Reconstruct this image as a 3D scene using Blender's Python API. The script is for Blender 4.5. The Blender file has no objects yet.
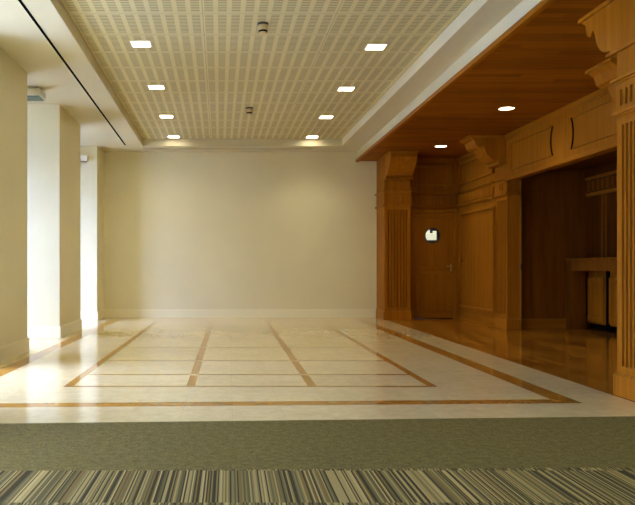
import bpy, bmesh, math, random
from mathutils import Vector, Matrix
PI = math.pi
random.seed(4)
sc = bpy.context.scene
COL = sc.collection

# ------------------------------------------------------------------ materials
def new_mat(name):
    m = bpy.data.materials.new(name); m.use_nodes = True
    nt = m.node_tree
    return m, nt, nt.nodes['Principled BSDF']

class NB:
    """small node builder"""
    def __init__(s, nt): s.nt = nt
    def n(s, t, **kw):
        o = s.nt.nodes.new(t)
        for k, v in kw.items(): setattr(o, k, v)
        return o
    def put(s, sock, v):
        if isinstance(v, (int, float)): sock.default_value = v
        elif isinstance(v, (tuple, list)): sock.default_value = v
        else: s.nt.links.new(v, sock)
    def m(s, op, a, b=0.0, c=None):
        o = s.n('ShaderNodeMath', operation=op)
        s.put(o.inputs[0], a); s.put(o.inputs[1], b)
        if c is not None: s.put(o.inputs[2], c)
        return o.outputs[0]
    def pos(s):
        g = s.n('ShaderNodeNewGeometry'); x = s.n('ShaderNodeSeparateXYZ')
        s.nt.links.new(g.outputs['Position'], x.inputs[0])
        return g.outputs['Position'], x.outputs[0], x.outputs[1], x.outputs[2]
    def scale(s, v, sc_):
        o = s.n('ShaderNodeVectorMath', operation='MULTIPLY')
        s.put(o.inputs[0], v); o.inputs[1].default_value = sc_
        return o.outputs[0]
    def comb(s, x, y, z):
        o = s.n('ShaderNodeCombineXYZ')
        for i, v in enumerate((x, y, z)): s.put(o.inputs[i], v)
        return o.outputs[0]
    def noise(s, v, scale=1.0, detail=3.0, rough=0.5):
        o = s.n('ShaderNodeTexNoise'); s.put(o.inputs['Vector'], v)
        o.inputs['Scale'].default_value = scale; o.inputs['Detail'].default_value = detail
        o.inputs['Roughness'].default_value = rough
        return o.outputs['Fac']
    def white(s, v):
        o = s.n('ShaderNodeTexWhiteNoise', noise_dimensions='3D'); s.put(o.inputs['Vector'], v)
        return o.outputs['Value']
    def ramp(s, f, stops, interp='LINEAR'):
        o = s.n('ShaderNodeValToRGB'); r = o.color_ramp; r.interpolation = interp
        while len(r.elements) < len(stops): r.elements.new(0.5)
        for e, (p, c) in zip(r.elements, stops): e.position = p; e.color = (*c, 1)
        s.put(o.inputs[0], f)
        return o.outputs[0]
    def mix(s, f, a, b, mode='MIX'):
        o = s.n('ShaderNodeMix', data_type='RGBA', blend_type=mode)
        s.put(o.inputs[0], f)
        for sock, v in ((o.inputs[6], a), (o.inputs[7], b)):
            s.put(sock, (*v, 1) if isinstance(v, tuple) and len(v) == 3 else v)
        return o.outputs[2]
    def bump(s, h, strength, dist=0.01):
        o = s.n('ShaderNodeBump'); o.inputs['Strength'].default_value = strength
        o.inputs['Distance'].default_value = dist; s.put(o.inputs['Height'], h)
        return o.outputs[0]
    def band(s, v, lo, hi):
        return s.m('MULTIPLY', s.m('GREATER_THAN', v, lo), s.m('LESS_THAN', v, hi))

def paint(name, col, rough=0.6, var=0.03):
    m, nt, b = new_mat(name); B = NB(nt)
    p, x, y, z = B.pos()
    f = B.noise(p, 1.3, 4)
    B.put(b.inputs['Base Color'], B.ramp(f, [(0.3, tuple(c*(1-var) for c in col)), (0.7, tuple(min(1, c*(1+var)) for c in col))]))
    b.inputs['Roughness'].default_value = rough
    B.put(b.inputs['Normal'], B.bump(B.noise(p, 160, 2), 0.05, 0.004))
    return m

def plain(name, col, rough=0.5, metal=0.0):
    m, nt, b = new_mat(name); B = NB(nt)
    p, x, y, z = B.pos()
    f = B.noise(p, 40, 2)
    B.put(b.inputs['Base Color'], B.mix(f, tuple(c*0.94 for c in col), tuple(min(1, c*1.06) for c in col)))
    b.inputs['Roughness'].default_value = rough; b.inputs['Metallic'].default_value = metal
    if rough > 0.85: b.inputs['Specular IOR Level'].default_value = 0.0
    return m

def wood(name, dark, light, stretch=(14, 14, 0.7), rough=0.42, board=None, spec=0.06):
    """stretch: noise scale along x, y, z; board = (axis, width) gives plank-to-plank colour change and joints"""
    m, nt, b = new_mat(name); B = NB(nt)
    p, x, y, z = B.pos()
    v = B.scale(p, stretch)
    f1 = B.noise(v, 1.0, 5, 0.6)
    f2 = B.noise(B.scale(p, tuple(s*6 for s in stretch)), 1.0, 3)
    f = B.m('ADD', B.m('MULTIPLY', f1, 0.75), B.m('MULTIPLY', f2, 0.25))
    if board:
        ax = {'x': x, 'y': y}[board[0]]; ot = {'x': y, 'y': x}[board[0]]
        q = B.m('DIVIDE', ax, board[1]); k = B.m('FLOOR', q)
        seg = B.m('FLOOR', B.m('ADD', B.m('DIVIDE', ot, board[2]), B.m('MULTIPLY', k, 0.377)))
        w = B.white(B.comb(k, seg, 0.0))
        f = B.m('ADD', B.m('MULTIPLY', f, 0.7), B.m('MULTIPLY', B.m('SUBTRACT', w, 0.15), 0.38))
    c = B.ramp(f, [(0.25, dark), (0.75, light)])
    if board:
        fr = B.m('FRACT', q)
        j = B.m('LESS_THAN', fr, board[3])
        c = B.mix(B.m('MULTIPLY', j, 0.75), c, tuple(d*0.35 for d in dark))
    B.put(b.inputs['Base Color'], c)
    b.inputs['Roughness'].default_value = rough
    b.inputs['Specular IOR Level'].default_value = spec
    B.put(b.inputs['Normal'], B.bump(f2, 0.08, 0.004))
    return m

def emit(name, col, strength):
    m, nt, b = new_mat(name)
    b.inputs['Base Color'].default_value = (*col, 1)
    b.inputs['Emission Color'].default_value = (*col, 1)
    b.inputs['Emission Strength'].default_value = strength
    return m

WALL = paint('cream_paint', (0.775, 0.72, 0.45))
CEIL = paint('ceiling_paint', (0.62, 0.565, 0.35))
TRIMW = paint('baseboard_paint', (0.86, 0.81, 0.55), 0.4)
W_D, W_L = (0.200, 0.066, 0.003), (0.410, 0.150, 0.008)
WOOD = wood('oak_panel', W_D, W_L)
WOODS = wood('oak_shaft', tuple(c*1.25 for c in W_D), tuple(c*1.0 for c in W_L))
WOODT = wood('oak_moulding', tuple(c*1.12 for c in W_D), tuple(c*1.12 for c in W_L), rough=0.33)
WOODY = wood('oak_rail', W_D, W_L, (14, 0.7, 14))
WOODX = wood('oak_cross_rail', W_D, W_L, (0.7, 14, 14))
LITW = wood('lit_edge_oak', (0.40, 0.20, 0.03), (0.55, 0.28, 0.05))  # paler oak, gives the jamb edge its lit look by colour
WOODR = wood('recess_shade_oak', (0.11, 0.036, 0.003), (0.23, 0.08, 0.007))  # oak with the bar recess shade darkened into its colour
WOODDK = wood('deep_shade_oak', (0.05, 0.014, 0.001), (0.12, 0.036, 0.003))  # darkest oak copy, shade of bar back wall and recess ceiling in the colour
WOODC = wood('oak_ceiling', (0.16, 0.043, 0.002), (0.36, 0.112, 0.005), (0.9, 9, 9), 0.42, ('y', 0.11, 1.9, 0.05))
WOODF = wood('oak_floor', (0.22, 0.075, 0.006), (0.60, 0.25, 0.022), (9, 0.8, 9), 0.10, ('x', 0.085, 0.9, 0.03), 0.5)
GROOVE = plain('dark_groove', (0.03, 0.012, 0.003), 0.9)
BLACK = plain('black_slot', (0.004, 0.004, 0.004), 0.9)
GREY = plain('grey_slot', (0.22, 0.20, 0.15), 0.6)
BRASS = plain('brass', (0.70, 0.50, 0.22), 0.3, 1.0)
STEEL = plain('dark_steel', (0.10, 0.09, 0.08), 0.4, 0.8)
WHITEPL = plain('white_plastic', (0.72, 0.69, 0.58), 0.45)
TANPL = plain('tan_plastic', (0.62, 0.46, 0.21), 0.5)
GREENPL = plain('green_diffuser', (0.03, 0.11, 0.075), 0.25)
FRAMEW = plain('window_frame_paint', (0.75, 0.75, 0.72), 0.4)
LAMP = emit('downlight_lens', (1.0, 0.90, 0.76), 5)
LAMPR = emit('round_lamp', (1.0, 0.93, 0.62), 3.2)
GLOWC = emit('porthole_glow', (0.92, 1.0, 0.66), 0.12)
REDNOTCH = plain('dark_red_notch', (0.10, 0.02, 0.01), 0.5)
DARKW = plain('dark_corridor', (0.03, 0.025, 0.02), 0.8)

# cream stone with tile joints
def stone(name, a, b_, joint):
    m, nt, b = new_mat(name); B = NB(nt)
    p, x, y, z = B.pos()
    f = B.noise(B.scale(p, (5, 5, 5)), 1.6, 6, 0.62)
    f3 = B.noise(B.scale(p, (16, 16, 16)), 1.0, 4, 0.7)
    f = B.m('ADD', B.m('MULTIPLY', f, .65), B.m('MULTIPLY', f3, .35))
    tx = B.m('DIVIDE', B.m('SUBTRACT', x, -0.325), 0.345); ty = B.m('DIVIDE', B.m('SUBTRACT', y, 6.25), 0.345)
    w = B.white(B.comb(B.m('FLOOR', tx), B.m('FLOOR', ty), 0.0))
    f = B.m('ADD', f, B.m('MULTIPLY', B.m('SUBTRACT', w, 0.5), 0.14))
    c = B.ramp(f, [(0.30, a), (0.72, b_)])
    if joint:
        jx = B.m('LESS_THAN', B.m('FRACT', tx), 0.012); jy = B.m('LESS_THAN', B.m('FRACT', ty), 0.02)
        j = B.m('MULTIPLY', jx, 0.22)
        c = B.mix(j, c, tuple(q*0.55 for q in a))
    B.put(b.inputs['Base Color'], c)
    b.inputs['Roughness'].default_value = 0.10
    b.inputs['Specular IOR Level'].default_value = 0.36
    return m
STONE = stone('cream_stone', (0.58, 0.455, 0.205), (0.73, 0.58, 0.275), True)
STRIP = stone('brown_stone', (0.34, 0.14, 0.013), (0.46, 0.21, 0.025), False)

# plain loop carpet
def carpet_plain():
    m, nt, b = new_mat('olive_carpet'); B = NB(nt)
    p, x, y, z = B.pos()
    f = B.m('ADD', B.m('MULTIPLY', B.noise(p, 70, 3, 0.75), .7), B.m('MULTIPLY', B.noise(p, 22, 2), .3))
    B.put(b.inputs['Base Color'], B.ramp(f, [(0.30, (0.070, 0.052, 0.010)), (0.70, (0.23, 0.178, 0.043))]))
    b.inputs['Roughness'].default_value = 0.95; b.inputs['Specular IOR Level'].default_value = 0.1
    B.put(b.inputs['Normal'], B.bump(B.noise(p, 160, 2), 0.6, 0.006))
    return m
def carpet_stripe():
    m, nt, b = new_mat('striped_carpet'); B = NB(nt)
    p, x, y, z = B.pos()
    row = B.m('FLOOR', B.m('DIVIDE', B.m('SUBTRACT', y, 3.155), 0.5))
    xo = B.m('ADD', x, B.m('MULTIPLY', row, 0.37))
    q = B.m('DIVIDE', xo, 0.0070)
    q = B.m('ADD', q, B.m('MULTIPLY', B.noise(B.comb(B.m('MULTIPLY', xo, 30), row, 0.0), 1.0, 1), 1.1))
    w = B.white(B.comb(B.m('FLOOR', q), row, 3.0))
    c = B.ramp(w, [(0.0, (0.022, 0.017, 0.004)), (0.22, (0.085, 0.070, 0.019)), (0.38, (0.18, 0.115, 0.025)),
                   (0.50, (0.20, 0.158, 0.046)), (0.66, (0.36, 0.265, 0.082)), (0.84, (0.115, 0.098, 0.032)), (0.93, (0.46, 0.34, 0.11))], 'CONSTANT')
    f = B.noise(p, 150, 2)
    c = B.mix(0.22, c, B.ramp(f, [(0.25, (0.05, 0.040, 0.010)), (0.75, (0.26, 0.20, 0.062))]))
    B.put(b.inputs['Base Color'], c)
    b.inputs['Roughness'].default_value = 0.95; b.inputs['Specular IOR Level'].default_value = 0.1
    B.put(b.inputs['Normal'], B.bump(w, 0.5, 0.004))
    return m
CARP = carpet_plain(); CARS = carpet_stripe()

SKY = 3.2; SPOT = 11
SK = 0.0125                        # the coffer runs very slightly out of true with the room
def sk(X, Y): return X + SK*(14.0 - Y)

def perforated():
    m, nt, b = new_mat('perforated_plasterboard'); B = NB(nt)
    p, x, y, z = B.pos()
    xs = B.m('SUBTRACT', x, B.m('MULTIPLY', B.m('SUBTRACT', 14.0, y), SK))
    u = B.m('FRACT', B.m('DIVIDE', B.m('SUBTRACT', xs, -0.345), 0.1305))
    vq = B.m('DIVIDE', B.m('SUBTRACT', y, 8.507), 0.652); v = B.m('FRACT', vq)
    inside = B.m('MULTIPLY', B.band(u, 0.18, 0.82), B.band(v, 0.055, 0.945))
    slot = B.m('LESS_THAN', B.m('FRACT', B.m('MULTIPLY', v, 15)), 0.36)
    hole = B.m('MULTIPLY', inside, slot)
    seam = B.m('MAXIMUM', B.m('LESS_THAN', v, 0.012),
               B.m('LESS_THAN', B.m('FRACT', B.m('DIVIDE', B.m('SUBTRACT', xs, -0.345), 1.305)), 0.006))
    f = B.noise(p, 1.3, 3)
    base = B.ramp(f, [(0.3, (0.62, 0.545, 0.275)), (0.7, (0.67, 0.59, 0.31))])
    c = B.mix(hole, base, (0.19, 0.155, 0.06))
    c = B.mix(B.m('MULTIPLY', seam, 0.55), c, (0.2, 0.17, 0.1))
    B.put(b.inputs['Base Color'], c); b.inputs['Roughness'].default_value = 0.7
    return m
PERF = perforated()

def glass():
    m = bpy.data.materials.new('clear_glass'); m.use_nodes = True
    nt = m.node_tree; nt.nodes.clear()
    o = nt.nodes.new('ShaderNodeOutputMaterial'); mx = nt.nodes.new('ShaderNodeMixShader')
    t = nt.nodes.new('ShaderNodeBsdfTransparent'); g = nt.nodes.new('ShaderNodeBsdfGlossy')
    lw = nt.nodes.new('ShaderNodeLayerWeight'); lw.inputs['Blend'].default_value = 0.5
    pw = nt.nodes.new('ShaderNodeMath'); pw.operation = 'POWER'; pw.inputs[1].default_value = 5.0
    f = nt.nodes.new('ShaderNodeMath'); f.operation = 'MULTIPLY_ADD'; f.inputs[1].default_value = 0.6; f.inputs[2].default_value = 0.03
    nt.links.new(lw.outputs['Facing'], pw.inputs[0]); nt.links.new(pw.outputs[0], f.inputs[0])
    g.inputs['Roughness'].default_value = 0.02
    nt.links.new(f.outputs[0], mx.inputs[0]); nt.links.new(t.outputs[0], mx.inputs[1]); nt.links.new(g.outputs[0], mx.inputs[2])
    nt.links.new(mx.outputs[0], o.inputs[0])
    return m
GLASS = glass()

# ------------------------------------------------------------------ mesh helpers
def box(bm, x0, x1, y0, y1, z0, z1, mi=0):
    vs = [bm.verts.new((x, y, z)) for z in (z0, z1) for x, y in ((x0, y0), (x1, y0), (x1, y1), (x0, y1))]
    for f in ((3, 2, 1, 0), (4, 5, 6, 7), (0, 1, 5, 4), (1, 2, 6, 5), (2, 3, 7, 6), (3, 0, 4, 7)):
        bm.faces.new([vs[i] for i in f]).material_index = mi
def quad(bm, pts, mi=0):
    bm.faces.new([bm.verts.new(p) for p in pts]).material_index = mi
def prism(bm, poly, a0, a1, fn):
    """poly: list of (u, v); fn(u, v, a) gives the point; extruded from a0 to a1"""
    A = [bm.verts.new(fn(u, v, a0)) for u, v in poly]; Bq = [bm.verts.new(fn(u, v, a1)) for u, v in poly]
    n = len(poly)
    for i in range(n): bm.faces.new((A[i], A[(i+1) % n], Bq[(i+1) % n], Bq[i]))
    bm.faces.new(A[::-1]); bm.faces.new(Bq)
def cyl(bm, c, r, h, axis='z', seg=32, r2=None):
    r2 = r if r2 is None else r2
    def P(rr, t, a):
        u, v = rr*math.cos(t), rr*math.sin(t)
        d = {'z': (u, v, a), 'y': (u, a, v), 'x': (a, u, v)}[axis]
        return (c[0]+d[0], c[1]+d[1], c[2]+d[2])
    A = [bm.verts.new(P(r, 2*PI*i/seg, 0)) for i in range(seg)]
    Bq = [bm.verts.new(P(r2, 2*PI*i/seg, h)) for i in range(seg)]
    for i in range(seg): bm.faces.new((A[i], A[(i+1) % seg], Bq[(i+1) % seg], Bq[i])).smooth = True
    bm.faces.new(A[::-1]); bm.faces.new(Bq)
def ring(bm, c, r0, r1, d, axis='y', seg=40):
    """flat annulus of thickness d standing on c"""
    L = []
    for r, a in ((r0, 0), (r1, 0), (r1, d), (r0, d)):
        row = []
        for i in range(seg):
            t = 2*PI*i/seg; u, v = r*math.cos(t), r*math.sin(t)
            q = {'z': (u, v, a), 'y': (u, a, v), 'x': (a, u, v)}[axis]
            row.append(bm.verts.new((c[0]+q[0], c[1]+q[1], c[2]+q[2])))
        L.append(row)
    for k in range(4):
        for i in range(seg):
            bm.faces.new((L[k][i], L[k][(i+1) % seg], L[(k+1) % 4][(i+1) % seg], L[(k+1) % 4][i]))
def plate_hole(bm, x0, x1, z0, z1, y0, y1, cx, cz, r, seg=40):
    """upright plate (front y0, back y1) with a round hole"""
    def edge(t):
        dx, dz = math.cos(t), math.sin(t); k = 1e9
        if dx > 1e-9: k = min(k, (x1-cx)/dx)
        if dx < -1e-9: k = min(k, (x0-cx)/dx)
        if dz > 1e-9: k = min(k, (z1-cz)/dz)
        if dz < -1e-9: k = min(k, (z0-cz)/dz)
        return (cx+dx*k, cz+dz*k)
    ts = [2*PI*i/seg for i in range(seg)] + [math.atan2(z-cz, x-cx) % (2*PI) for x in (x0, x1) for z in (z0, z1)]
    ts = sorted(ts); n = len(ts)
    I = [(cx+r*math.cos(t), cz+r*math.sin(t)) for t in ts]; O = [edge(t) for t in ts]
    V = {}
    for nm, P, y in (('i0', I, y0), ('o0', O, y0), ('i1', I, y1), ('o1', O, y1)):
        V[nm] = [bm.verts.new((a, y, b)) for a, b in P]
    for i in range(n):
        j = (i+1) % n
        for a, b in (('i0', 'o0'), ('o0', 'o1'), ('o1', 'i1'), ('i1', 'i0')):
            bm.faces.new((V[a][i], V[a][j], V[b][j], V[b][i]))

def obj(name, bm, mats, parent=None, bevel=0.0):
    bmesh.ops.recalc_face_normals(bm, faces=bm.faces[:])
    me = bpy.data.meshes.new(name); bm.to_mesh(me); bm.free()
    for m in (mats if isinstance(mats, (list, tuple)) else [mats]): me.materials.append(m)
    o = bpy.data.objects.new(name, me); COL.objects.link(o)
    if parent: o.parent = parent
    if bevel:
        b = o.modifiers.new('edge', 'BEVEL'); b.width = bevel; b.segments = 2; b.limit_method = 'ANGLE'
    return o
def tag(o, label, cat, group=None, kind='thing'):
    o['label'] = label; o['category'] = cat
    if group: o['group'] = group
    o['kind'] = kind
    return o
def thing(name, label, cat, loc, rz=0.0, group=None, kind='thing'):
    o = bpy.data.objects.new(name, None); COL.objects.link(o)
    o.empty_display_size = 0.1
    o.location = loc; o.rotation_euler = (0, 0, rz)
    return tag(o, label, cat, group, kind)
def struct(name, bm, m, parent=None, bevel=0.0, label=None):
    o = obj(name, bm, m, parent, bevel)
    if parent is None: o['kind'] = 'structure'
    if label: o['label'] = label
    return o
def B0(): return bmesh.new()

# ------------------------------------------------------------------ setting
ZS, ZC, ZW = 3.34, 3.48, 3.16          # soffit, coffer, timber ceiling
XL, YB = -2.42, 14.95                   # pier faces, back wall
Y0 = -4.0                               # wall behind the camera
XO = -3.62                              # window plane
XD = 3.04                               # line of the big pilasters

# stone floor: inlay cut as faces of one mesh
xs = [-3.9, -2.27, -2.10, -1.398, -1.323, -0.363, -0.286, 0.668, 0.742, 1.686, 1.756, 2.449, 2.616, 3.02]
lines = [6.94, 7.97, 9.345, 10.72, 12.10, 13.14]
ys = [4.84, 5.395, 5.56, 6.22, 6.285]
for L in lines: ys += [L-0.034, L+0.034]
ys += [13.60, 13.66, 14.36, 14.52, 15.0]
def shear(X, Y):
    if Y < 5.0: return Y + 0.055*(X-0.0)
    if Y < 5.7: return Y + 0.040*(X-0.6)
    return Y
bm = B0()
grid = {(i, j): bm.verts.new((X, shear(X, Y), 0)) for i, X in enumerate(xs) for j, Y in enumerate(ys)}
for i in range(len(xs)-1):
    for j in range(len(ys)-1):
        cx, cy = (xs[i]+xs[i+1])/2, (ys[j]+ys[j+1])/2
        mi = 0
        outer = (1 <= i <= 11) and (5.395 < cy < 14.52)
        if outer and (i in (1, 11) or cy < 5.56 or cy > 14.36): mi = 1
        inner = (3 <= i <= 9) and (6.22 < cy < 13.66)
        if inner:
            cross = cy < 6.285 or cy > 13.60 or any(abs(cy-L) < 0.03 for L in lines)
            longi = i in (3, 5, 7, 9)
            if longi: mi = 1
            if cross: mi = 1
            if cross and i in (5, 7) and 6.3 < cy < 13.6: mi = 0
        bm.faces.new((grid[i, j], grid[i+1, j], grid[i+1, j+1], grid[i, j+1])).material_index = mi
struct('floor', bm, [STONE, STRIP])

bm = B0()
quad(bm, [(3.02, 4.84+0.055*3.02, 0), (6.45, 4.84+0.055*3.02, 0), (6.45, 16.2, 0), (3.02, 16.2, 0)])
struct('floor_timber', bm, WOODF)
# carpets
bm = B0()
quad(bm, [(-3.9, 3.70-0.026*3.9, 0), (6.45, 3.70+0.026*3.4, 0), (6.45, 4.84+0.055*3.02, 0), (3.02, 4.84+0.055*3.02, 0), (-3.9, 4.84-0.055*3.9, 0)])
struct('floor_carpet_plain', bm, CARP)
bm = B0()
quad(bm, [(-3.9, Y0, 0), (6.45, Y0, 0), (6.45, 3.70+0.026*3.4, 0), (-3.9, 3.70-0.026*3.9, 0)])
struct('floor_carpet_striped', bm, CARS)

# left wall: piers with window bays between
bays = [(-3.4, -1.2), (-0.9, 0.9), (2.2, 4.0), (5.5, 7.3), (8.88, 10.57), (12.06, 14.18)]  # nearer bays are out of view, added to bring in fill daylight
bm = B0()
edges = [Y0] + [v for b_ in bays for v in b_] + [YB]
for k in range(0, len(edges), 2):
    xr = XL if k < len(edges)-2 else -2.53
    box(bm, -3.9, xr, edges[k], edges[k+1]+(0.2 if k == len(edges)-2 else 0), 0, ZS)
# unseen masonry reveals, widths shaped per bay to steer the daylight
REV = dict(zip(bays, (0.05, 0.05, 0.05, 0.05, 0.51, 0.66)))
for (a, b_) in bays:
    JW = REV[(a, b_)]
    box(bm, -3.9, XO, a, b_, 3.0, ZS); box(bm, -3.9, XO, a, b_, 0, 0.12)
    box(bm, -3.9, XO, a, a+JW, 0.12, 3.0); box(bm, -3.9, XO, b_-JW, b_, 0.12, 3.0)
struct('wall_left', bm, WALL)
bm = B0()                                # baseboards on the piers
T = 0.02
for k in range(0, len(edges), 2):
    xr = XL if k < len(edges)-2 else -2.53
    a, b_ = edges[k], edges[k+1]
    last = k == len(edges)-2
    box(bm, xr, xr+T, a-T if k else a, b_ if last else b_+T, 0, 0.155)
    box(bm, xr, xr+T*0.5, a-T*0.5 if k else a, b_ if last else b_+T*0.5, 0.155, 0.168)
    if k: box(bm, XO, xr, a-T, a, 0, 0.155); box(bm, XO, xr, a-T*0.5, a, 0.155, 0.168)
    if not last: box(bm, XO, xr, b_, b_+T, 0, 0.155)
struct('baseboard_left', bm, TRIMW)
for n, (a, b_) in enumerate(bays):
    JW = REV[(a, b_)]; a, b_ = a+JW, b_-JW
    w = B0()
    for (p, q) in ((a, a+0.07), (b_-0.07, b_), ((a+b_)/2-0.04, (a+b_)/2+0.04)): box(w, XO-0.17, XO-0.10, p, q, 0.12, 3.0)
    for (z0, z1) in ((0.12, 0.20), (2.22, 2.28), (2.92, 3.0)): box(w, XO-0.169, XO-0.101, a, b_, z0, z1)
    wo = struct('window_%d' % (n+1), w, FRAMEW)
    g = B0(); box(g, XO-0.14, XO-0.134, a+0.05, b_-0.05, 0.17, 2.95)
    struct('window_glass', g, GLASS, wo)
# terrace outside the windows
bm = B0(); quad(bm, [(-30, -25, -0.12), (-3.9, -25, -0.12), (-3.9, 35, -0.12), (-30, 35, -0.12)])
struct('ground', bm, plain('pale_paving', (0.22, 0.22, 0.21), 0.8))

# back wall and its baseboard
bm = B0(); box(bm, -2.60, 3.10, YB, YB+0.2, 0, ZS); struct('wall_back', bm, WALL)
bm = B0(); box(bm, -2.53, 3.0, YB-0.03, YB, 0, 0.15); box(bm, -2.53, 3.0, YB-T*0.5, YB, 0.15, 0.168); struct('baseboard_back', bm, TRIMW)
# walls never seen, closing the room
bm = B0(); box(bm, -3.9, 6.45, Y0-0.2, Y0, 0, ZC); struct('wall_front', bm, WALL)
bm = B0(); box(bm, XD+0.03, XD+0.2, Y0, 5.22, 0, ZS); box(bm, XD+0.2, 6.45, 5.02, 5.22, 0, ZS); struct('wall_right', bm, WALL)
bm = B0(); box(bm, 6.40, 6.55, 5.28, 12.5, 0, ZW); struct('wall_right_far', bm, WOOD)

# ceiling: soffit ring round the coffer
TL, TR, TY0, TY1 = -1.656, 2.17, 0.8, 14.2
bm = B0()
def sq(x0, y0, x1, y1, x2, y2, x3, y3, z): quad(bm, [(x0, y0, z), (x1, y1, z), (x2, y2, z), (x3, y3, z)])
xa0, xa1, xb0, xb1 = sk(TL, TY0), sk(TL, TY1), sk(TR, TY0), sk(TR, TY1)
R_ = 2.57
sq(-3.9, Y0, 6.45, Y0, 6.45, TY0, -3.9, TY0, ZS)
sq(-3.9, TY1, R_, TY1, R_, YB+0.1, -3.9, YB+0.1, ZS)
sq(-3.9, TY0, xa0, TY0, xa1, TY1, -3.9, TY1, ZS)
sq(xb0, TY0, R_+0.6, TY0, R_, TY1, xb1, TY1, ZS)
quad(bm, [(R_, 5.0, ZS), (R_, YB, ZS), (R_, YB, ZW), (R_, 5.0, ZW)])           # drop to the timber ceiling
quad(bm, [(R_, 5.0, ZS), (6.45, 5.0, ZS), (6.45, 5.0, ZW), (R_, 5.0, ZW)])
for p, q in (((xa0, TY0), (xa1, TY1)), ((xa1, TY1), (xb1, TY1)), ((xb1, TY1), (xb0, TY0)), ((xb0, TY0), (xa0, TY0))):
    quad(bm, [(*p, ZS), (*q, ZS), (*q, ZC), (*p, ZC)])
struct('ceiling', bm, CEIL)
bm = B0(); quad(bm, [(xa0-0.02, TY0-0.02, ZC-0.001), (xb0+0.02, TY0-0.02, ZC-0.001), (xb1+0.02, TY1+0.02, ZC-0.001), (xa1-0.02, TY1+0.02, ZC-0.001)])
struct('ceiling_coffer', bm, PERF)
bm = B0(); quad(bm, [(-4.0, Y0-0.2, ZC+0.1), (6.6, Y0-0.2, ZC+0.1), (6.6, 16.4, ZC+0.1), (-4.0, 16.4, ZC+0.1)])
struct('roof', bm, CEIL)
bm = B0(); box(bm, R_, 6.45, 5.0, 14.95, ZW, ZW+0.04); struct('ceiling_timber', bm, WOODC)
bm = B0(); box(bm, R_-0.012, R_+0.038, 5.0, YB, ZW-0.022, ZW+0.03); struct('trim_1', bm, WOODY)

# linear diffusers
bm = B0()
a, b_ = (-1.80, 5.0), (-1.973, 14.07)
for dz, hw in ((0.004, 0.014),):
    quad(bm, [(a[0]-hw, a[1], ZS-dz), (a[0]+hw, a[1], ZS-dz), (b_[0]+hw, b_[1], ZS-dz), (b_[0]-hw, b_[1], ZS-dz)])
    quad(bm, [(a[0]-hw, a[1], ZS), (a[0]+hw, a[1], ZS), (b_[0]+hw, b_[1], ZS), (b_[0]-hw, b_[1], ZS)])
    for s in (-hw, hw): quad(bm, [(a[0]+s, a[1], ZS), (b_[0]+s, b_[1], ZS), (b_[0]+s, b_[1], ZS-dz), (a[0]+s, a[1], ZS-dz)])
tag(obj('slot_diffuser', bm, BLACK), 'long black air slot in the soffit along the window side', 'air slot')
t = thing('slot_diffuser', 'grey air slot in the soffit along the plain end wall', 'air slot', (0, 14.5, ZS))
bm = B0(); box(bm, -1.68, 1.62, -0.035, 0.035, -0.006, 0); obj('slot', bm, GREY, t)
bm = B0()
for y in (-0.05, 0.035): box(bm, -1.70, 1.64, y, y+0.015, -0.010, 0)
obj('slot_edge', bm, CEIL, t)

# ------------------------------------------------------------------ coffer fittings
ORD = ['nearest the viewer', 'second from the viewer', 'third from the viewer', 'nearest the end wall']
LY = [8.18, 10.14, 12.09, 13.95]
LYR = [8.29, 10.23, 12.15, 13.98]
for side, X in (('left', -1.045), ('right', 1.572)):
    for k, Y in enumerate(LY if side == 'left' else LYR):
        t = thing('square_downlight', 'lit square downlight in the %s row of the perforated ceiling, %s' % (side, ORD[k]), 'ceiling light',
                  (sk(X, Y), Y, ZC), 0, 'square downlights in the coffered ceiling')
        bm = B0()
        for (p, q, r, s) in ((-.115, .115, -.115, -.097), (-.115, .115, .097, .115), (-.115, -.097, -.097, .097), (.097, .115, -.097, .097)):
            box(bm, p, q, r, s, -0.008, -0.001)
        obj('frame', bm, WHITEPL, t)
        bm = B0(); box(bm, -.0965, .0965, -.0965, .0965, -0.005, -0.001); obj('lens', bm, LAMP, t)
        l = bpy.data.lights.new('downlight_beam', 'SPOT'); l.energy = SPOT; l.color = (1.0, 0.94, 0.72); l.shadow_soft_size = 0.09
        l.spot_size = math.radians(125); l.spot_blend = 1.0
        lo = bpy.data.objects.new('downlight_beam', l); COL.objects.link(lo); lo.location = (sk(X, Y), Y, ZC-0.02)
for Y, lab in ((7.50, 'round smoke detector on the perforated ceiling, the nearer of two'), (11.45, 'round smoke detector on the perforated ceiling, the farther of two')):
    t = thing('smoke_detector', lab, 'smoke detector', (0.345 if Y < 9 else 0.315, Y, ZC), 0, 'smoke detectors on the coffer')
    bm = B0(); cyl(bm, (0, 0, -0.022), 0.056, 0.021); obj('base', bm, STEEL, t)
    bm = B0(); cyl(bm, (0, 0, -0.075), 0.050, 0.053, r2=0.054); obj('body', bm, TANPL, t)
    bm = B0(); cyl(bm, (0, 0, -0.092), 0.046, 0.017); obj('sensor_slots', bm, BLACK, t)
    bm = B0(); cyl(bm, (0, 0, -0.105), 0.026, 0.013, r2=0.042); obj('cap', bm, TANPL, t)

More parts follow.
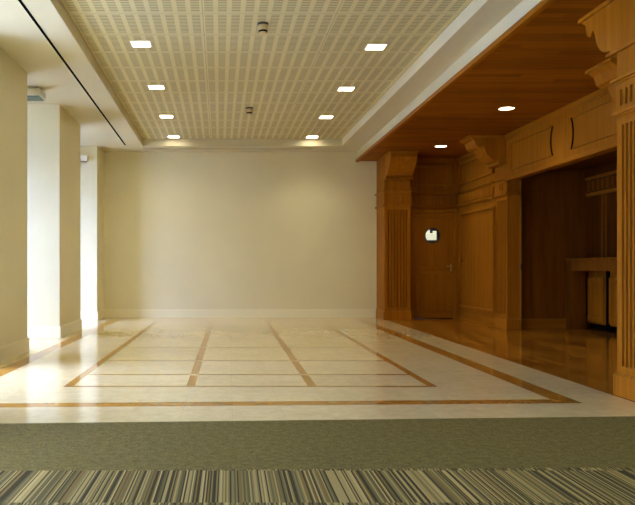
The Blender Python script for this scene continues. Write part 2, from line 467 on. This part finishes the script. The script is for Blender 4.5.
# emergency lights in the bays
def emergency(lab, loc, w, d, h, green, drop=0):
    t = thing('emergency_light', lab, 'emergency light', loc, 0, 'emergency lights in the window bays')
    if drop: bm = B0(); box(bm, -w+0.05, -0.05, 0.06, d-0.06, 0, drop); obj('mount', bm, WHITEPL, t)
    bm = B0(); box(bm, -w, 0, 0, d, -h, 0); obj('housing', bm, WHITEPL, t, 0.006)
    bm = B0(); box(bm, -w+0.02, -0.02, 0.02, d-0.02, -h-0.012, -h); obj('diffuser', bm, green, t)
emergency('white box light with green underside beside the nearer window bay', (-2.42, 9.47, 3.298), 0.34, 0.30, 0.085, GREENPL, 0.042)
emergency('small white box light with dark underside in the farther window bay', (-2.70, 14.06, 3.15), 0.28, 0.118, 0.115, STEEL)

# ------------------------------------------------------------------ timber: pilasters
def flute_plan(w, d, n, margin):
    """plan polygon, front at y = 0 facing -y, centred on x, depth d; n round grooves"""
    P = [(-w/2, d), (-w/2, 0)]
    pitch = (w-2*margin)/n; r = pitch*0.31
    for k in range(n):
        c = -w/2 + margin + pitch*(k+0.5)
        for s in range(7):
            th = PI - PI*s/6
            P.append((c+r*math.cos(th), r*math.sin(th)*2.2))
    P += [(w/2, 0), (w/2, d)]
    return P
# console bracket profile: (projection, z)
PROF = [(0.0, 3.158), (0.60, 3.158), (0.60, 3.128), (0.585, 3.118), (0.555, 3.095), (0.535, 3.085), (0.505, 2.985), (0.465, 2.962), (0.440, 2.958),
        (0.425, 2.985), (0.405, 3.000), (0.385, 2.985), (0.365, 2.940), (0.345, 2.885), (0.315, 2.835), (0.270, 2.790), (0.215, 2.762), (0.160, 2.752),
        (0.125, 2.752), (0.125, 2.722), (0.095, 2.705), (0.095, 2.688), (0.0, 2.688)]
PROFA = [(0.0, 3.158), (0.56, 3.158), (0.56, 3.05), (0.53, 3.04), (0.51, 3.0), (0.44, 2.93), (0.36, 2.86), (0.29, 2.80), (0.23, 2.765),
        (0.16, 2.752), (0.125, 2.752), (0.125, 2.722), (0.095, 2.705), (0.095, 2.688), (0.0, 2.688)]
def pilaster(label, loc, rz, w, d, n, margin, bracket='front', frieze='rosette', prof=PROF, bw=None):
    t = thing('fluted_pilaster', label, 'pilaster', loc, rz, 'fluted timber pilasters with console brackets')
    bm = B0(); box(bm, -w/2-0.02, w/2+0.02, -0.022, d, 0, 0.165); box(bm, -w/2-0.012, w/2+0.012, -0.013, d, 0.165, 0.18); obj('plinth', bm, WOODT, t, 0.004)
    bm = B0()
    prism(bm, flute_plan(w, d, n, margin), 0.235, 2.12, lambda u, v, a: (u, v, a))
    box(bm, -w/2, w/2, 0, d, 0.18, 0.235); box(bm, -w/2, w/2, 0, d, 2.12, 2.20)
    obj('shaft', bm, WOODS, t)
    bm = B0()
    for z0, z1, e in ((2.185, 2.20, 0.02), (2.20, 2.225, 0.035), (2.445, 2.46, 0.02), (2.46, 2.482, 0.04)):
        box(bm, -w/2-e, w/2+e, -e, d, z0, z1)
    obj('moulding', bm, WOODT, t, 0.003)
    bm = B0(); box(bm, -w/2-0.004, w/2+0.004, -0.006 if frieze == 'rosette' else 0.035, d, 2.225, 2.445); fo = obj('frieze_block', bm, WOOD, t)
    if frieze == 'rosette':
        bm = B0(); ring(bm, (0, -0.024, 2.335), 0.052, 0.078, 0.018); cyl(bm, (0, -0.022, 2.335), 0.03, 0.016, 'y'); obj('rosette', bm, WOODT, fo)
    else:
        bm = B0(); e = w/2+0.004
        box(bm, -e, e, -0.006, 0.036, 2.395, 2.445); box(bm, -e, e, -0.006, 0.036, 2.225, 2.265)
        cs = [-w/2+0.075+0.072*k for k in range(7) if -w/2+0.075+0.072*k < w/2-0.06]
        xsb = [-e] + [v for c in cs for v in (c-0.017, c+0.017)] + [e]
        for k in range(0, len(xsb), 2): box(bm, xsb[k], xsb[k+1], -0.006, 0.036, 2.264, 2.396)
        obj('slotted_frieze', bm, WOOD, fo)
    bm = B0(); box(bm, -w/2, w/2, 0, d, 2.482, ZW-0.002); obj('upper_block', bm, WOOD, t)
    bw = bw or w
    bm = B0()
    if bracket == 'front':
        prism(bm, prof, -bw/2+0.005, bw/2-0.005, lambda u, v, a: (a, -u, v))
        box(bm, -bw/2-0.02, bw/2+0.02, -0.15, 0.0, 2.69, 2.715)
        box(bm, -bw/2-0.02, bw/2+0.02, -prof[1][0]-0.015, 0, 3.125, 3.158)
    else:
        prism(bm, prof, 0.005, d, lambda u, v, a: (-w/2-u, a, v))
        box(bm, -w/2-0.12, w/2+0.03, -0.03, d, 2.69, 2.715)
        box(bm, -w/2-prof[1][0]-0.015, w/2, -0.02, d, 3.125, 3.158)
    obj('console_bracket', bm, WOODT, t, 0.003)
    return t
pilaster('fluted oak pilaster with bracket between the cream end wall and the porthole door', (3.23, 14.20, 0), 0, 0.50, 0.74, 7, 0.05, prof=PROFA)
pilaster('fluted oak pilaster with rosette and bracket at the far side of the bar opening', (4.52, 12.27, 0), -PI/2, 0.50, 0.20, 7, 0.05)
pilaster('fluted oak pilaster mostly hidden, carrying the bracket at the near end of the bar opening', (4.52, 7.85, 0), -PI/2, 0.50, 0.20, 7, 0.05)
pilaster('big fluted oak pilaster cut off at the frame edge, bracket pointing towards the bar', (XD+0.02, 5.545, 0), -PI/2, 0.58, 0.50, 8, 0.06, 'side', 'slots')

# ------------------------------------------------------------------ timber wall with the porthole door
YD = 14.58
bm = B0()
box(bm, 3.50, 3.62, YD, YD+0.14, 0, ZW); box(bm, 4.44, 4.72, YD, YD+0.14, 0, ZW); box(bm, 3.62, 4.44, YD, YD+0.14, 2.10, ZW)
struct('wall_door_side', bm, WOOD)
t = thing('wall_panelling', 'dark oak panel and fluted frieze above the porthole door', 'wall panelling', (3.53, YD, 2.18))
def frame4(bm, u0, u1, v0, v1, wd, fn):
    """four bars around a rectangle; fn(u0,u1,v0,v1)"""
    fn(u0, u1, v1-wd, v1); fn(u0, u1, v0, v0+wd); fn(u0, u0+wd, v0+wd, v1-wd); fn(u1-wd, u1, v0+wd, v1-wd)
for pair in (((0.0, 0.021, 0.04), (0.02, 0.05, 0.06)), ((0.272, 0.286, 0.04), (0.285, 0.31, 0.065)), ((0.90, 0.941, 0.04), (0.94, 0.975, 0.07))):
    bm = B0()
    for z0, z1, e in pair: box(bm, 0.0, 0.93, -e, 0, z0, z1)
    obj('moulding', bm, WOODX, t, 0.003)
bm = B0()
for k in range(16):
    c = 0.05+k*0.058; box(bm, c-0.014, c+0.014, -0.038, 0, 0.08, 0.245)
obj('frieze_flutes', bm, WOODT, t, 0.004)
bm = B0(); frame4(bm, 0.05, 0.85, 0.43, 0.84, 0.036, lambda a, b, c, d: box(bm, a, b, -0.045, 0, c, d)); obj('panel_frame', bm, WOODT, t, 0.003)

d1 = bpy.data.objects.new('door_1', None); COL.objects.link(d1); d1.location = (3.63, YD, 0); d1['kind'] = 'structure'
d1['label'] = 'oak door with a round porthole window between the fluted pilaster and the panelled wall'
DW, DH, dy = 0.80, 2.088, 0.035
bm = B0()
pcx, pcz, pr = 0.385, 1.637, 0.150
plate_hole(bm, 0, DW, 1.05, DH, dy, dy+0.04, pcx, pcz, pr)
box(bm, 0, DW, dy, dy+0.04, 0.012, 1.05)
leaf = obj('door_leaf', bm, WOOD, d1)
bm = B0()
box(bm, 0.002, DW-0.002, dy-0.008, dy, 0.88, 1.03); box(bm, 0.002, DW-0.002, dy-0.008, dy, 0.012, 0.16); box(bm, 0.002, DW-0.002, dy-0.008, dy, 1.98, DH-0.002)
obj('door_rail', bm, WOODX, d1, 0.003)
bm = B0()
for a in (0.002, DW-0.112): 
    for z0, z1 in ((0.16, 0.88), (1.03, 1.98)): box(bm, a, a+0.11, dy-0.008, dy, z0, z1)
obj('door_stile', bm, WOOD, d1, 0.003)
bm = B0(); ring(bm, (pcx, dy-0.014, pcz), 0.138, 0.158, 0.016); po = obj('porthole_ring', bm, STEEL, d1)
bm = B0(); cyl(bm, (pcx, dy+0.018, pcz), 0.149, 0.005, 'y', 40); obj('porthole_glass', bm, GLASS, d1)
bm = B0(); box(bm, DW-0.066, DW-0.03, dy-0.016, dy-0.008, 0.93, 1.08); ho = obj('lock_plate', bm, BRASS, d1, 0.003)
bm = B0(); cyl(bm, (DW-0.048, dy-0.06, 1.035), 0.010, 0.045, 'y', 16); box(bm, DW-0.15, DW-0.040, dy-0.066, dy-0.05, 1.026, 1.044); obj('door_handle', bm, BRASS, d1, 0.002)
bm = B0(); frame4(bm, -0.045, DW+0.045, -0.10, DH+0.05, 0.05, lambda a, b, c, d: box(bm, a, b, -0.018, 0.03, max(c, 0), d) if d > 0 else None); obj('door_casing', bm, WOODT, d1, 0.003)

# corridor beyond the door
bm = B0()
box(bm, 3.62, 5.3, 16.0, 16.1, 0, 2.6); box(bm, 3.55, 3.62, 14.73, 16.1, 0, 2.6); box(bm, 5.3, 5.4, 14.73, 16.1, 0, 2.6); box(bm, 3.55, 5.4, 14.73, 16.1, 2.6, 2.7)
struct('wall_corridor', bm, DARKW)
t = thing('corridor_glow', 'made-up cream glow seen through the door porthole', 'glow', (4.35, 15.99, 1.62))  # made-up glowing block standing for the pale patch in the porthole
bm = B0()
box(bm, -0.125, 0.125, -0.05, -0.01, -0.02, 0.13); box(bm, -0.125, -0.02, -0.05, -0.01, 0.13, 0.20); box(bm, 0.035, 0.125, -0.05, -0.01, 0.13, 0.18)
obj('glow_block', bm, GLOWC, t, 0.015)
bm = B0(); box(bm, -0.02, 0.035, -0.045, -0.005, 0.13, 0.24); obj('bracket', bm, REDNOTCH, t)  # made-up dark red piece for the notch in the glow

# ------------------------------------------------------------------ panelled wall right of the door
XP = 4.52
bm = B0(); box(bm, XP, 4.72, 12.50, YD+0.0, 0, ZW-0.001); struct('wall_panelled', bm, WOOD)
t = thing('wall_panelling', 'tall golden oak wall panel with fluted frieze right of the porthole door', 'wall panelling', (XP, 13.55, 0))
ya, yb = -1.03, 1.03
for pair in (((2.185, 2.201, 0.035), (2.20, 2.225, 0.055)), ((2.445, 2.461, 0.035), (2.46, 2.482, 0.06)), ((3.08, 3.121, 0.04), (3.12, 3.155, 0.07))):
    bm = B0()
    for z0, z1, e in pair: box(bm, -e, 0, ya+0.035, yb-0.06, z0, z1)
    obj('moulding', bm, WOODY, t, 0.003)
bm = B0(); box(bm, -0.022, 0, ya, yb, 0, 0.165); box(bm, -0.012, 0, ya, yb, 0.165, 0.18); obj('base_board', bm, WOODY, t, 0.003)
bm = B0(); frame4(bm, ya+0.04, yb-0.14, 0.25, 2.06, 0.036, lambda a, b, c, d: box(bm, -0.045, 0, a, b, c, d)); obj('panel_frame', bm, WOODT, t, 0.003)
bm = B0()
for k in range(26):
    c = ya+0.10+k*0.072; box(bm, -0.038, 0, c-0.020, c+0.020, 2.255, 2.41)
obj('frieze_flutes', bm, WOODT, t, 0.005)
bm = B0(); frame4(bm, ya+0.06, yb-0.14, 2.61, 3.02, 0.036, lambda a, b, c, d: box(bm, -0.045, 0, a, b, c, d)); obj('upper_panel_frame', bm, WOODT, t, 0.003)
t = thing('light_switch', 'small brown switch plate on the golden oak panel beside the door', 'light switch', (XP, 14.30, 1.14))
bm = B0(); box(bm, -0.010, 0, -0.045, 0.045, -0.045, 0.045); obj('plate', bm, WOODT, t, 0.003)
bm = B0(); box(bm, -0.016, -0.010, -0.018, 0.018, -0.028, 0.028); obj('rocker', bm, GROOVE, t, 0.002)

# ------------------------------------------------------------------ bar opening: header with curved panel ends
t = thing('header_panel', 'long oak header above the bar opening with two curved panel ends', 'header', (4.50, 10.08, 2.43))
hy = 1.94
bm = B0(); box(bm, 0.0, 0.10, -hy, hy, 0.0, ZW-2.43-0.001); obj('board', bm, WOOD, t)
bm = B0(); box(bm, -0.030, 0.12, -hy, hy, -0.025, 0.015); box(bm, -0.018, 0.0, -hy, hy, 0.014, 0.035); obj('bottom_bead', bm, WOODY, t, 0.004)
bm = B0(); box(bm, -0.028, 0.0, -hy, hy, 0.655, ZW-2.432); box(bm, -0.014, 0.0, -hy, hy, 0.635, 0.655); obj('top_moulding', bm, WOODY, t, 0.004)
for (p, q, arc) in ((0.25, hy-0.22, 0.25), (-0.42+0.0, -hy+0.15, -0.42)):
    s = 1 if q > p else -1
    bm = B0()
    lo, hi = min(p, q), max(p, q)
    for z0 in (0.125, 0.535): box(bm, -0.024, 0, lo, hi, z0, z0+0.02)
    e = q; box(bm, -0.014, 0, min(e, e-s*0.02), max(e, e-s*0.02), 0.145, 0.535)
    fo = obj('panel_frame', bm, WOODY, t, 0.003)
    bm = B0(); zc, h2, bow = 0.335, 0.205, 0.055
    prev = None; N = 14
    pts = []
    for k in range(N+1):
        v = -1+2*k/N; pts.append((arc + s*bow*(1-v*v) - s*bow, zc+h2*v))
    W2 = 0.007
    poly = [(a-W2, b) for a, b in pts] + [(a+W2, b) for a, b in pts[::-1]]
    prism(bm, poly, -0.016, 0.0, lambda u, v, a: (a, u, v))
    obj('curved_panel_end', bm, GROOVE, t)
# jamb strip with its hinge
t = thing('jamb_strip', 'narrow oak jamb strip painted pale as a lit edge at the far side of the bar opening', 'jamb', (4.742, 12.03, 0))
bm = B0(); box(bm, -0.02, 0.012, 0, 0.05, 0.0, 2.43); obj('strip', bm, LITW, t)
bm = B0(); box(bm, -0.004, 0.022, -0.012, 0.0, 0.97, 1.07); obj('hinge', bm, STEEL, t)

# recess behind the header
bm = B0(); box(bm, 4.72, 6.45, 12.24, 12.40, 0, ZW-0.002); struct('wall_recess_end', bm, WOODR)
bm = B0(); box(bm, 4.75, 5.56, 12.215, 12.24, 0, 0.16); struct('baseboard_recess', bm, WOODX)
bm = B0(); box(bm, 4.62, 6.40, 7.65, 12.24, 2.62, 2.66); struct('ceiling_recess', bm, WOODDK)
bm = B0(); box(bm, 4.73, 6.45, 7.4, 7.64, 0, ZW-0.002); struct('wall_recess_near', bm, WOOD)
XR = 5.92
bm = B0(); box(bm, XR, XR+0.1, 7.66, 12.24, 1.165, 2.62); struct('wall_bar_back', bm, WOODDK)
t = thing('wall_panelling', 'dim oak panelling and frieze on the wall behind the bar counter', 'wall panelling', (XR, 10.0, 1.165))
bm = B0()
for z0, z1, e in ((1.01, 1.031, 0.02), (1.03, 1.06, 0.035)): box(bm, -e, 0, -2.3, 2.23, z0, z1)
obj('moulding', bm, WOODY, t, 0.003)
bm = B0(); box(bm, -0.04, 0, -2.3, 2.23, 1.28, 1.32)
obj('cornice', bm, WOODY, t, 0.003)
bm = B0()
for k in range(28):
    c = 2.12-k*0.15; box(bm, -0.03, 0, c-0.05, c+0.05, 1.09, 1.25)
obj('frieze_flutes', bm, WOODR, t, 0.004)
for c in (1.72, 1.60, 0.5, -0.6):
    bm = B0(); box(bm, -0.014, 0, c-0.03, c+0.03, 0, 1.01); obj('panel_stile', bm, WOODR, t, 0.003)

# counter and cabinets
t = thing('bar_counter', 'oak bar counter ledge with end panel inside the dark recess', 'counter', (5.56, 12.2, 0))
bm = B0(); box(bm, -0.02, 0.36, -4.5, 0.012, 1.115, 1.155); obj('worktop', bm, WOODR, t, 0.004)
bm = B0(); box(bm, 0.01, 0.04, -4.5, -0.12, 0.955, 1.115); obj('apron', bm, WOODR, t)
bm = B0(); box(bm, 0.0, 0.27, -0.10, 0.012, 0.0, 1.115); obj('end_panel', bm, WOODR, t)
def cabinet(lab, y1, y0, doors, gap_shade=False):
    t = thing('bar_cabinet', lab, 'cabinet', (5.92, y0, 0), 0, 'cabinets under the bar counter')
    w = y1-y0
    bm = B0(); box(bm, 0, 0.42, 0, w, 0.10, 1.112); obj('carcass', bm, WOOD, t)
    bm = B0(); box(bm, 0.05, 0.42, 0.01, w-0.01, 0, 0.10); obj('toe_kick', bm, BLACK, t)
    if gap_shade:
        bm = B0(); box(bm, 0.0, 0.40, -0.128, -0.002, 0.02, 1.10); obj('gap_shade_panel', bm, BLACK, t)  # black panel standing for the shade in the gap between cabinets
    for a, b_ in doors:
        bm = B0(); box(bm, -0.022, 0, a, b_, 0.13, 0.855); do = obj('door', bm, WOODT, t, 0.003)
        bm = B0(); frame4(bm, a+0.005, b_-0.005, 0.135, 0.85, 0.075, lambda p, q, r, s: box(bm, -0.036, -0.022, p, q, r, s)); obj('door_frame', bm, WOODT, do, 0.003)
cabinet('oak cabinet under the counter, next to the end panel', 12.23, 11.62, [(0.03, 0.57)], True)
cabinet('oak cabinet under the counter, partly hidden by the big pilaster', 11.49, 10.45, [(0.52, 1.02), (0.02, 0.47)])

# round downlights in the timber ceiling
for Y, lab in ((10.0, 'lit round downlight in the timber ceiling, the nearer of two'), (13.1, 'lit round downlight in the timber ceiling above the porthole door side')):
    t = thing('round_downlight', lab, 'ceiling light', (3.75, Y, ZW), 0, 'round downlights in the timber ceiling')
    bm = B0(); ring(bm, (0, 0, -0.008), 0.098, 0.122, 0.007, 'z'); obj('trim_ring', bm, WOODT, t)
    bm = B0(); cyl(bm, (0, 0, -0.006), 0.0975, 0.004, 'z', 32); obj('lens', bm, LAMPR, t)
    l = bpy.data.lights.new('downlight_beam', 'SPOT'); l.energy = 9; l.color = (1.0, 0.90, 0.60); l.shadow_soft_size = 0.09
    l.spot_size = math.radians(140); l.spot_blend = 1.0
    lo = bpy.data.objects.new('downlight_beam', l); COL.objects.link(lo); lo.location = (3.75, Y, ZW-0.02)

# ------------------------------------------------------------------ daylight
w = bpy.data.worlds.new('daylight'); sc.world = w; w.use_nodes = True
bg = w.node_tree.nodes['Background']
# overcast sky: three times brighter overhead than at the horizon
B = NB(w.node_tree)
tc = B.n('ShaderNodeTexCoord'); sx = B.n('ShaderNodeSeparateXYZ'); w.node_tree.links.new(tc.outputs['Generated'], sx.inputs[0])
B.put(bg.inputs['Strength'], B.m('MULTIPLY', B.m('ADD', B.m('MULTIPLY', B.m('MAXIMUM', B.m('SUBTRACT', sx.outputs[2], 0.12), 0.0), 4.6), 0.45), SKY))
bg.inputs['Color'].default_value = (0.70, 0.92, 1.92, 1)
for (a, b_) in bays:                       # sky portals in the window openings
    JW = REV[(a, b_)]
    l = bpy.data.lights.new('sky_portal', 'AREA'); l.shape = 'RECTANGLE'; l.size = 2.84; l.size_y = b_-a-2*JW
    l.cycles.is_portal = True
    o = bpy.data.objects.new('sky_portal', l); COL.objects.link(o)
    o.location = (XO-0.2, (a+b_)/2, 1.56); o.rotation_euler = (0, -PI/2, 0)

# ------------------------------------------------------------------ camera
cd = bpy.data.cameras.new('camera'); cam = bpy.data.objects.new('camera', cd); COL.objects.link(cam)
cam.location = (0, 0, 1.0); cam.rotation_euler = (PI/2, 0, 0)
cd.sensor_width = 36; cd.lens = 36*740/635
cd.shift_x = (317.5-229)/635; cd.shift_y = 15.5/635
cd.clip_start = 0.05
sc.camera = cam
sc.view_settings.view_transform = 'Standard'; sc.view_settings.look = 'None'
sc.view_settings.gamma = 1.0; sc.view_settings.use_curve_mapping = False
sc.view_settings.exposure = 2.3
sc.cycles.use_denoising = True; sc.cycles.use_adaptive_sampling = False
sc.cycles.max_bounces = 14; sc.cycles.diffuse_bounces = 10; sc.cycles.transparent_max_bounces = 12
sc.cycles.sample_clamp_indirect = 4.0; sc.cycles.caustics_reflective = False
